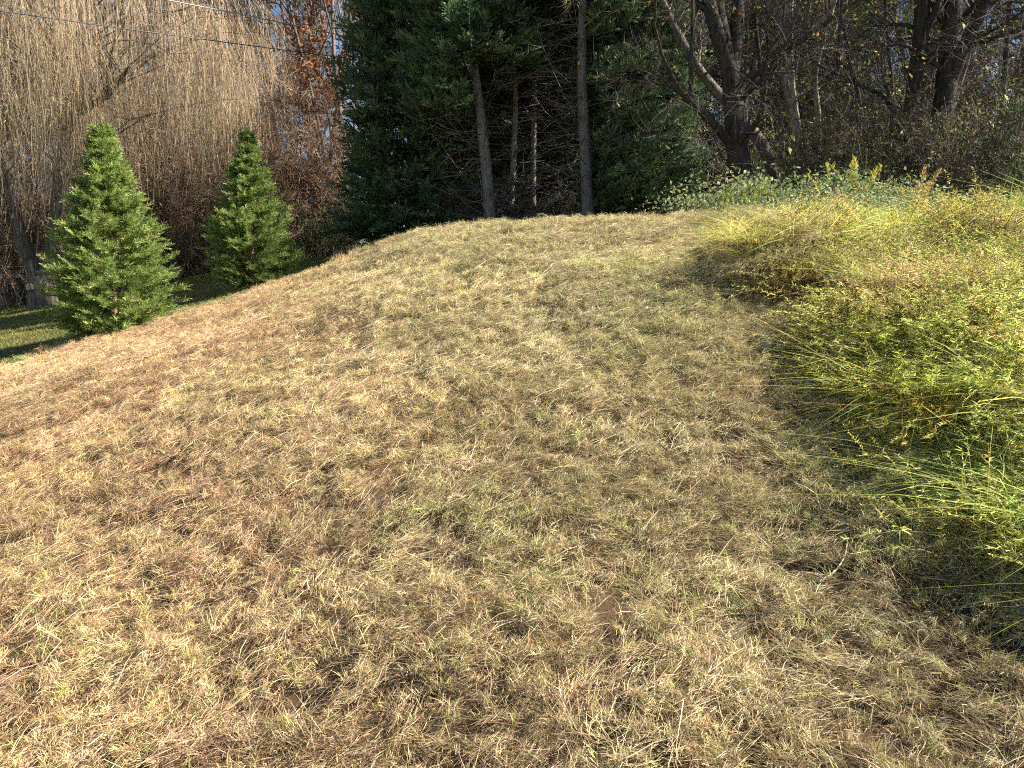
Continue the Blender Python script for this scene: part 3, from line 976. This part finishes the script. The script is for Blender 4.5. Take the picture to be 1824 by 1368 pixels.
# ------------------------------------------------------------------ weeping willow
def willow(seed, base, Y, stems, extra, label, dome=11.5, rmax=7.5, nbl=230, per=20, zbias=0.):
    global rng
    rng = np.random.default_rng(seed)
    base = np.asarray(base, float)
    root = empty('weeping_willow', base)
    tag(root, label, 'tree', 'weeping willows by the lawn')
    t = Tree()
    col = (.13, .105, .088)
    tops = []
    for pts, r0, r1 in stems:
        lm = Tree()
        P = lm.limb(np.asarray(pts) - base, r0, r1, 10, col)
        lm.wood.build('limb' if tops else 'trunk', M_BARK, root, True)
        tops.append(P)
    allp = np.concatenate(tops)
    st, lf = MB(), MB()
    hub = np.array([np.mean(allp[:, 0]), np.mean(allp[:, 1]), 0])
    for b in range(nbl):
        th = rng.random() * 6.283
        rho = rmax * math.sqrt(rng.random())
        zt = dome - .055 * rho * rho - (3.8 * rng.random() ** 1.5 if rng.random() < .75 else 5.5 * rng.random()) + zbias
        c = hub + np.array([rho * math.cos(th), rho * math.sin(th), zt])
        near = allp[np.argsort(np.linalg.norm(allp - c * np.array([1, 1, .75]), axis=1))[rng.integers(0, min(26, len(allp)))]]
        s = np.linspace(0, 1, 7)[:, None]
        mid = (near + c) / 2 + np.array([0, 0, .8 + .12 * rho])
        arc = near * (1 - s) ** 2 + 2 * mid * s * (1 - s) + c * s * s
        arc += rng.normal(0, .06, arc.shape) * (s * (1 - s)) * 4
        t.wood.tube(arc, np.linspace(.03, .008, 7), 4, np.array(col) * (.9 + .3 * rng.random()))
        m = int(per * (.5 + rng.random()))
        q = .62 + .38 * rng.random(m) ** .7
        Q = q[:, None]
        o = near * (1 - Q) ** 2 + 2 * mid * Q * (1 - Q) + c * Q * Q
        out = unit(np.stack([np.cos(th) + rng.normal(0, .9, m), np.sin(th) + rng.normal(0, .9, m), .3 + 0 * q], -1))
        zb = .3 + 4.3 * rng.random() ** 1.5
        ln = np.clip(o[:, 2] - (zb + rng.normal(0, .8, m)), .8, 6.0) * (.55 + .5 * rng.random(m))
        K = 9
        f = np.linspace(0, 1, K)
        reach = .25 + .35 * rng.random(m)
        sway = rng.normal(0, .075, (m, 2))
        ph = rng.random((m, 1)) * 6.28
        X = o[:, None, :] + out[:, None, :] * (reach[:, None] * (1 - np.exp(-5 * f[None])))[..., None]
        X[:, :, 2] -= ln[:, None] * np.clip(f[None] - .04, 0, 1)
        X[:, :, :2] += sway[:, None, :] * (f * f * ln[:, None])[..., None] + (.06 * np.sin(ph + f[None] * 9))[..., None]
        cl = pal([(.43, .32, .205), (.52, .40, .265), (.30, .22, .155), (.42, .34, .18)], [3, 2, 2, 1.5], m, .2)
        ang = rng.random(m) * 3.14
        sd = np.stack([np.cos(ang), np.sin(ang), 0 * ang], -1)[:, None] * (.0045 * (1 - .6 * f))[None, :, None]
        V = np.stack([X - sd, X + sd], 2).reshape(m, K * 2, 3)
        tt = []
        for k in range(K - 1):
            a = 2 * k
            tt += [(a, a + 1, a + 3), (a, a + 3, a + 2)]
        st.add(V.reshape(-1, 3), (np.arange(m)[:, None, None] * 2 * K + np.array(tt)[None]).reshape(-1, 3), np.repeat(cl, 2 * K, axis=0))
        nl = m * 8
        i = rng.integers(0, m, nl)
        fk = rng.random(nl) * (K - 1.01)
        k0 = fk.astype(int)
        fr = (fk - k0)[:, None]
        pp = X[i, k0] * (1 - fr) + X[i, k0 + 1] * fr
        dd = unit(np.stack([rng.normal(0, .6, nl), rng.normal(0, .6, nl), -np.ones(nl)], -1))
        lf.blades(pp, dd, .05 + .13 * rng.random(nl), .012, rng.normal(0, .15, (nl, 3)), pal([(.44, .33, .19), (.54, .42, .25), (.30, .22, .14), (.44, .37, .17)], [3, 2, 2, 1.5], nl, .2), 1)
    t.wood.build('branches', M_BARK, root, True)['kind'] = 'stuff'
    st.build('hanging_twigs', M_WILLOW, root)['kind'] = 'stuff'
    lf.build('foliage', M_WILLOW, root)['kind'] = 'stuff'
    for p, r, d in extra:
        sm = MB()
        p = np.asarray(p) - base
        d = np.asarray(d, float)
        sm.tube([p - d * .2, p, p + d * .14, p + d * .16], [r * 1.25, r * 1.1, r, r * .9], 10, (.17, .14, .12))
        sm.tube([p + d * .155, p + d * .165], [r * .9, .001], 10, (.45, .36, .24))
        so = sm.build('pruned_stub', M_BARK, root, True)
        so['label'] = 'pale sawn end of a cut limb low on the trunk'
    return root
Yw = 24.8
bw = at(78, 552, Yw)
bw[2] = hz(bw[0], bw[1])
S = lambda *pp: [at(px, py, Yw + dy) for px, py, dy in pp]
willow(81, bw, Yw, [
    (np.vstack([[bw - np.array([0, 0, .3])], S((76, 520, 0), (72, 492, 0))]), .47, .36),
    (S((70, 500, 0), (42, 440, -.1), (24, 360, 0), (6, 250, .4), (-10, 130, .6), (-40, -60, .8)), .24, .06),
    (S((80, 500, 0), (102, 430, 0), (104, 330, -.3), (126, 210, -.5), (140, 100, -.3), (152, -20, 0), (170, -120, .4)), .26, .06),
    (S((126, 215, -.5), (160, 190, -.9), (190, 178, -1.4), (230, 120, -2)), .09, .04),
    (S((140, 110, -.3), (200, 20, .3), (260, -60, 1), (340, -110, 1.5)), .12, .04),
    (S((140, 100, -.3), (80, 30, .8), (10, -50, 1.6)), .11, .04)],
    [(at(58, 512, Yw - .32), .12, (-.35, -.9, .12))], 'large weeping willow with forked trunk and long tan hanging twigs', nbl=185, per=40, rmax=6.8)
b2 = np.array([-19.5, 31.0, 0.])
b2[2] = hz(b2[0], b2[1])
willow(82, b2, 31, [(np.array([b2 + np.array([0, 0, -.3]), b2 + np.array([.2, 0, 2.5]), b2 + np.array([.1, .2, 6]), b2 + np.array([-.4, 0, 10])]), .4, .08),
                    (np.array([b2 + np.array([.2, 0, 2.4]), b2 + np.array([1.6, -.3, 6]), b2 + np.array([3.0, -.5, 9])]), .2, .06)],
       [], 'second weeping willow standing farther back behind the forked one', dome=12, rmax=7, nbl=90, per=24)

# ------------------------------------------------------------------ dark trunks on the right
def custom(seed, name, base, limbs, label, top=5, col=(.05, .04, .034), nsub=14, group=None, leaves=0, lcols=YEL, lw=(1, 1, 1, 1), big=()):  # default bark colour darkened to stand in for the shade of the woods
    global rng
    rng = np.random.default_rng(seed)
    base = np.asarray(base, float)
    root = empty(name, base)
    tag(root, label, 'tree', group)
    t = Tree()
    limb_parts = []
    main = t.wood
    for k, (pts, r0, r1, ns) in enumerate(limbs):
        if k:
            t.wood = MB()
        P = t.limb(np.asarray(pts) - base, r0, r1, 12, col)
        if k:
            limb_parts.append(('limb', t.wood.mesh('limb', M_BARK, True)))
            t.wood = main
        n = len(P)
        for k in range(ns):
            i = rng.integers(n // 4, n - 1)
            d = P[i + 1] - P[i]
            d /= np.linalg.norm(d)
            pe = np.cross(d, rng.normal(size=3))
            pe /= np.linalg.norm(pe)
            rr = r0 + (r1 - r0) * i / n
            t.grow(P[i], d * .5 + pe * .9, (.8 + 2.0 * rng.random()), max(.012, rr * .32), 1, 3, (0, 6, 4), .8, .2, .03, np.array(col) * 1.1, .55)
        t.grow(P[-1], P[-1] - P[-2], 3.2, r1, 1, 3, (0, top, 4), .7, .15, .05, col, .55)
    parts = t.finish(ntw=2, tl=.5, tw=.008, leaves=leaves, lsize=.09, lcols=lcols, lw=lw, tcol=(.10, .08, .07))  # twigs toned down too, deep wood shade put into their colour
    for pn, me in parts + limb_parts:
        c = bpy.data.objects.new(pn, me)
        COL.objects.link(c)
        c.parent = root
        if pn in FINE:
            c['kind'] = 'stuff'
    for (px, py, Y, sz, cl) in big:
        lf = MB()
        p = at(px, py, Y) - base
        lf.stamp(*leaf_tpl(.85, .1), np.array([p]), np.array([[.3, -.3, -1.]]) + rng.normal(0, .4, (1, 3)), np.array([[.6, -.7, .3]]), sz, np.array([cl]))
        lf.build('leaf', M_LEAF, root)
    return root
def ab(px, py, Y):
    p = at(px, py, Y)
    p[2] = hz(p[0], p[1])
    return p
def A(Y, *pp):
    return [at(q[0], q[1], Y + (q[2] if len(q) > 2 else 0)) for q in pp]
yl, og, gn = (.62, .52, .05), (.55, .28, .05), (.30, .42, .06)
b = ab(1322, 340, 16.2)
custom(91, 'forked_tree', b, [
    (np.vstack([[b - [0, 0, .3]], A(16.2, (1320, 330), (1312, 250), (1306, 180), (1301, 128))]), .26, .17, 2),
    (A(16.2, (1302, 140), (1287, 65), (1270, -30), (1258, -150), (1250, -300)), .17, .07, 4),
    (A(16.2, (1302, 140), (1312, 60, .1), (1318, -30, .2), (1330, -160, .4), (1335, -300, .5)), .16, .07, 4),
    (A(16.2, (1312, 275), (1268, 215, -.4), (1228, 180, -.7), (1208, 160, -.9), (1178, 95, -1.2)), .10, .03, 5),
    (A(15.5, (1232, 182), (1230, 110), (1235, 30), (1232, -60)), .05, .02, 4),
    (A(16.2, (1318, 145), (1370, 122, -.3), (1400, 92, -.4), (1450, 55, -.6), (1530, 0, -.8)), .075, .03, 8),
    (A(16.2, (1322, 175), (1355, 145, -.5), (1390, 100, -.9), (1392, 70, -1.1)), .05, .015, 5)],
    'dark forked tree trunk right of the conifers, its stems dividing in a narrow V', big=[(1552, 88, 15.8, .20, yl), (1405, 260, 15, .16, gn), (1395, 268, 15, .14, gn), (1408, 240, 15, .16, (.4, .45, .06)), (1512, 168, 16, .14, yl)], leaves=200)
b = ab(1402, 330, 17.8)
custom(92, 'leaning_tree', b, [(np.vstack([[b - [0, 0, .2]], A(17.8, (1378, 275), (1300, 190), (1240, 122), (1185, 20), (1150, -80))]), .16, .06, 6)],
       'dark trunk leaning far to the left behind the forked tree', col=(.15, .125, .105))
b = ab(1428, 320, 21.2)
custom(93, 'slim_tree', b, [
    (np.vstack([[b - [0, 0, .2]], A(21.2, (1420, 250), (1408, 180), (1402, 90), (1408, 0), (1412, -120))]), .18, .10, 4),
    (A(21.2, (1412, 210), (1392, 130), (1388, 40), (1380, -60)), .08, .04, 3),
    (A(21.2, (1450, 320), (1462, 220), (1448, 140), (1470, 60), (1500, -40)), .08, .04, 3)],
    'slim grey-brown tree standing between the forked tree and the thick double trunk', col=(.30, .25, .20), leaves=250)
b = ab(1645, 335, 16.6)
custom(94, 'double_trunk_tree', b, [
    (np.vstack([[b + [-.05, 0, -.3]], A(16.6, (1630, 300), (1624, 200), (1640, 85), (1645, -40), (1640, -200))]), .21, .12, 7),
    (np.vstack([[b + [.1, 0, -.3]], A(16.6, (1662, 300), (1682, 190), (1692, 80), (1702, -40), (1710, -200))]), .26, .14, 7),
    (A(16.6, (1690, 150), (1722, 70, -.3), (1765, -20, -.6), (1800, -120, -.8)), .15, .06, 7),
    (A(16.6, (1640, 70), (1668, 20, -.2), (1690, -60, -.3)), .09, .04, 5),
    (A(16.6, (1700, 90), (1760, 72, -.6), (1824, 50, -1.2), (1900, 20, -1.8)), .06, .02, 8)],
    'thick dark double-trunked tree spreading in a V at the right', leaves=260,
    big=[(1597, 25, 16, .17, yl), (1612, 58, 16, .15, og), (1713, 38, 15.8, .2, yl), (1640, 105, 15.8, .14, yl), (1745, 68, 15.6, .17, og), (1806, 46, 15.6, .16, (.5, .2, .05)), (1735, 105, 15.5, .2, og), (1752, 112, 15.5, .2, (.55, .34, .06)), (1618, 128, 15.8, .18, yl), (1780, 45, 15.5, .16, yl), (1788, 168, 15.2, .2, (.36, .36, .07)), (1762, 215, 15.2, .16, (.32, .34, .07))])

for k, (x0, x1, Y, r, lb) in enumerate(((1470, 1495, 21.0, .07, 'thin dark stem leaning right beside the slim grey-brown tree'),
                                        (1545, 1500, 21.6, .08, 'thin dark stem leaning left between slim tree and double trunk'),
                                        (1590, 1578, 22, .07, 'thin upright dark stem just left of the double trunk'),
                                        (1765, 1795, 20.8, .09, 'thin dark stem leaning right beyond the double trunk'),
                                        (1360, 1345, 22.4, .08, 'thin dark stem just right of the forked tree'))):
    b = ab(x0, 335, Y)
    m = (x0 + x1) / 2
    custom(120 + k, 'thin_tree', b, [(np.vstack([[b - [0, 0, .2]], A(Y, (x0, 300), (m + 8, 170), (x1, 40), (x1 + (x1 - x0) * .8, -160))]), r, r * .5, 5)], lb, group='thin stems in the right woods', leaves=420, lcols=YEL + OLV, lw=[3, 2, 2, 1, 2, 2, 2, 1])
rng = np.random.default_rng(6)
forest(V_BARE, 'bare_tree', spots(10, 7, 30, 23, 44), 'leafless grey tree among the right-hand woods', 'bare trees in the right woods')
forest(V_OLIVE, 'olive_leaved_tree', spots(12, 7, 28, 24.5, 36), 'small tree with olive and yellow leaves in the right woods', 'olive-leaved trees in the right woods', .75, 1.15)
forest(V_BRUSH[2:], 'twiggy_thicket', spots(16, 9, 34, 33, 45, 1.6), 'tall brown thicket on the rise behind the right woods', 'thickets on the rise', 1.1, 1.8, 'shrub')
forest(V_OLIVE, 'wood_edge_tree', [(5.2, 26.4), (6.6, 27.8), (5.8, 29.5), (7.8, 28.6)], 'dense leafy tree filling the gap right of the conifers', 'leafy trees right of the conifers', .75, .95)
forest(V_BRUSH[1:2], 'leafy_shrub', [(4.9, 21.6), (5.6, 21.0), (5.3, 22.8), (6.7, 21.4), (8.1, 21.0), (9.9, 18.6), (11.2, 17.8)], 'dark green leafy shrub behind the dark trunks', 'leafy shrubs behind the dark trunks', .8, 1.2, 'shrub')
forest(V_RUST, 'rust_leaved_tree', spots(5, 8, 34, 30, 46), 'tree with rust-brown leaves far back in the right woods', 'rust-leaved trees in the right woods')
forest(V_POLE, 'slender_tree', spots(7, 5, 24, 22, 34), 'slender straight trunk in the shade of the right woods', 'slender trunks in the right woods')
forest(V_BRUSH[:2], 'understory_shrub', [q for q in spots(24, 4.6, 16, 15.6, 23, 1.1) if not (16.6 < q[1] < 20.4 and q[0] < 9.5)], 'dark tangled shrub under the trees on the right', 'understory shrubs', .7, 1.15, 'shrub')
forest(V_BRUSH[:1], 'conifer_undergrowth', [(-1.2, 19.6), (-.1, 20.3), (.7, 19.4), (-3.2, 23.2), (1.3, 21), (2.5, 19), (2.9, 20.6), (.2, 22.5)], 'thin bare undergrowth beneath the tall conifers', 'undergrowth beneath the conifers', .35, .6, 'shrub')

# ------------------------------------------------------------------ pale-leaved bramble bushes and tall yellow plants
def bramble(seed):
    global rng
    rng = np.random.default_rng(seed)
    st, lf = MB(), MB()
    for k in range(34):
        a = rng.random() * 6.28
        L = .7 + .6 * rng.random()
        s = np.linspace(0, 1, 6)[:, None]
        d = np.array([math.cos(a) * .75, math.sin(a) * .75, 1.0])
        b = np.array([math.cos(a) * .35, math.sin(a) * .35, -.75])
        o = np.array([rng.normal(0, .2), rng.normal(0, .2), 0])
        st.tube(o + L * (s * d + s * s * b), np.linspace(.006, .002, 6), 3, (.16, .10, .08))
        m = 85
        q = (.25 + .75 * rng.random(m))[:, None]
        P = o + L * (q * d + q * q * b) + rng.normal(0, .06, (m, 3))
        fz = unit(rng.normal(0, .55, (m, 3)) + np.array([.75, -.25, .9]))
        lf.stamp(*leaf_tpl(.62, .08), P, rdir(m), fz, .030 + .030 * rng.random(m), pal([(.30, .34, .16), (.40, .43, .24), (.18, .23, .09), (.28, .33, .11)], [3, 2, 2.4, 2], m, .18))
    return [('stems', st.mesh('stems', M_TWIG)), ('foliage', lf.mesh('foliage', M_PALE))]
VB = [bramble(101), bramble(102)]
rng = np.random.default_rng(8)
BS = [(1325, 12.4, 1.1), (1372, 12.0, 1.3), (1420, 11.4, 1.3), (1465, 10.8, 1.2), (1445, 12.8, 1.4), (1510, 11.8, 1.2), (1395, 10.4, .95), (1490, 10.0, .95), (1435, 9.9, .8), (1545, 13.2, 1.0), (1590, 13.4, .95), (1640, 13.0, .9), (1690, 12.9, .95), (1735, 12.6, 1.1), (1780, 12.8, 1.25), (1815, 12.3, 1.3), (1860, 12.6, 1.3)]
for i, (px, Y, s) in enumerate(sorted(BS)):
    x = (px - 912) / FPX * Y * 1.01
    place('bramble_bush', VB[i % 2], (x, Y, hz(x, Y) - .05), rng.random() * 6.28, s * (.68 + .4 * rng.random()), 'pale silvery-leaved bramble bush at the foot of the right woods, %s from the conifers' % ORD[i], 'bush', 'pale brambles along the wood edge')

def plume(seed, h, cols, w):
    global rng
    rng = np.random.default_rng(seed)
    st, lf = MB(), MB()
    for k in range(5):
        a = rng.random() * 6.28
        l = .08 + .22 * rng.random()
        L = h * (.65 + .4 * rng.random())
        s = np.linspace(0, 1, 6)[:, None]
        d, b = np.array([math.cos(a) * l, math.sin(a) * l, 1]), np.array([math.cos(a) * .2, math.sin(a) * .2, -.1])
        st.tube(L * (s * d + s * s * b), np.linspace(.006, .002, 6), 4, (.34, .26, .12))
        m = 110
        q = (.2 + .8 * rng.random(m) ** .8)[:, None]
        P = L * (q * d + q * q * b)
        az = rng.random(m) * 6.28
        dd = unit(np.stack([np.cos(az) * .8, np.sin(az) * .8, np.ones(m)], -1))
        lf.blades(P, dd, .05 + .11 * rng.random(m) * (1.2 - q[:, 0]), .012, rng.normal(0, .15, (m, 3)), pal(cols, w, m, .18), 2)
    return [('stems', st.mesh('stems', M_TWIG)), ('foliage', lf.mesh('foliage', M_DRY))]
P_Y = plume(111, 1.0, [(.55, .47, .06), (.42, .42, .06), (.62, .50, .12)], [3, 3, 2])
P_O = plume(112, 1.0, [(.58, .40, .12), (.62, .46, .18), (.45, .28, .10)], [3, 2, 2])
P_G = plume(113, .8, [(.36, .42, .06), (.28, .38, .06), (.46, .44, .07)], [3, 3, 2])
rng = np.random.default_rng(9)
for px, Y, s, v, lb in ((1515, 11.4, 1.15, P_Y, 'tallest yellow plume-like weed in front of the brambles'),
                        (1470, 11.2, .95, P_Y, 'yellow feathery weed leaning beside the tallest yellow plume'),
                        (1612, 10.4, .95, P_O, 'straw-orange dried plume standing alone above the green weeds'),
                        (1300, 10.8, .8, P_G, 'yellow-green feathery weed at the upper corner of the bank'),
                        (1335, 10.9, .85, P_G, 'yellow-green feathery weed just right of the bank corner'),
                        (1372, 11.2, .75, P_G, 'yellow-green weed in front of the first pale brambles'),
                        (1490, 9.3, .6, P_O, 'small rusty-orange plume below the brambles'),
                        (1555, 10.6, .55, P_O, 'short reddish-orange plume under the tallest yellow weed'),
                        (1660, 8.0, .8, P_O, 'golden-orange weed plume in the middle of the bank'),
                        (1590, 7.6, .75, P_Y, 'yellow-gold weed plume in the middle of the bank'),
                        (1780, 10.4, .6, P_G, 'bright yellow-green weed near the right border of the bank')):
    x = (px - 912) / FPX * Y
    place('feathery_weed', v, (x, Y, hz(x, Y) - .03), rng.random() * 6.28, (s * .9, s * .9, s * .88), lb, 'weed', 'feathery tall weeds on the bank')

# ------------------------------------------------------------------ wires, stones, sticks
def wire(pts, r, col, label):
    pts = np.asarray(pts)
    n = len(pts)
    u = np.linspace(0, n - 1, 40)
    co = [np.polyfit(range(n), pts[:, k], 2) for k in range(3)]
    P = np.stack([np.polyval(c, u) for c in co], -1)
    mb = MB()
    mb.tube(P, [r] * 40, 6, col)
    o = mb.build('overhead_wire', M_WIRE, smooth=True)
    tag(o, label, 'wire', 'overhead wires')
M_WIRE = mat_leaf('wire', 0, .45, .5)
wire([at(-300, -95, 14), at(60, -40, 15), at(290, 0, 16.6), at(460, 33, 19), at(640, 70, 22.5), at(900, 130, 26)], .012, (.34, .34, .35), 'pale upper overhead wire crossing in front of the willow')
wire([at(-300, -25, 14), at(48, 24, 15), at(193, 46, 16), at(410, 79, 18.5), at(640, 105, 22.5), at(900, 140, 26)], .010, (.06, .06, .065), 'dark lower overhead wire crossing in front of the willow')

def stone(px, py, Y, s, col, label):
    p = at(px, py, Y)
    bm_n = 10
    th = np.linspace(0, 2 * np.pi, 12, endpoint=False)
    V, T = [], []
    rr = rng.normal(1, .12, (6, 12))
    for k in range(6):
        f = k / 5 * np.pi / 2
        for j in range(12):
            V.append((rr[k, j] * math.cos(f) * math.cos(th[j]), rr[k, j] * .75 * math.cos(f) * math.sin(th[j]), .55 * math.sin(f) * (1 + .1 * rng.normal())))
    for k in range(5):
        for j in range(12):
            a, b, c, d = k * 12 + j, k * 12 + (j + 1) % 12, (k + 1) * 12 + (j + 1) % 12, (k + 1) * 12 + j
            T += [(a, b, c), (a, c, d)]
    mb = MB()
    mb.add(np.array(V) * s, T, col)
    o = mb.build('stone', M_GROUND, smooth=True)
    o.location = (float(p[0]), float(p[1]), hz(p[0], p[1]) + .015)
    tag(o, label, 'stone')
rng = np.random.default_rng(10)
stone(1078, 1002, 3.53, .06, (.34, .25, .15), 'flat tan stone half buried in the straw, right of centre')

def stick(pts, r, col, label, name='fallen_stick'):
    P = []
    for px, py, Y, dz in pts:
        p = at(px, py, Y)
        P.append((p[0], p[1], hz(p[0], p[1]) + dz))
    P = np.asarray(P)
    n = len(P)
    u = np.linspace(0, n - 1, 3 * n)
    sm = np.stack([np.interp(u, range(n), P[:, k]) for k in range(3)], -1)
    sm[1:-1] = (sm[:-2] + 2 * sm[1:-1] + sm[2:]) / 4
    mb = MB()
    mb.tube(sm, np.linspace(r, r * .4, len(sm)), 6, col)
    o = mb.build(name, M_BARK_C, smooth=True)
    tag(o, label, 'stick')
stick([(1462, 1000, 3.42, .05), (1490, 990, 3.47, .06), (1507, 972, 3.55, .07), (1510, 955, 3.65, .08)], .005, (.50, .41, .26), 'pale curved dead stalk lying on the straw near the weeds')
stick([(1610, 1188, 2.72, .05), (1625, 1190, 2.71, .05), (1636, 1188, 2.72, .04)], .010, (.07, .05, .04), 'short dark stick on the straw at lower right')
stick([(650, 1345, 2.5, .03), (660, 1330, 2.56, .06), (668, 1310, 2.62, .05)], .006, (.66, .58, .46), 'pale broken stem lying in the straw at the bottom')

def stake(px, py, Y):
    p = at(px, py, Y)
    mb = MB()
    mb.tube([(0, 0, -.1), (0, 0, .2), (.01, 0, .28), (.01, 0, .29)], [.03, .03, .028, .012], 7, (.50, .42, .26))
    o = mb.build('short_stake', M_BARK_C, smooth=True)
    o.location = (float(p[0]), float(p[1]), hz(p[0], p[1]))
    tag(o, 'short pale wooden stake on the lawn just left of the dark conifers', 'stake')
stake(630, 452, 21.0)
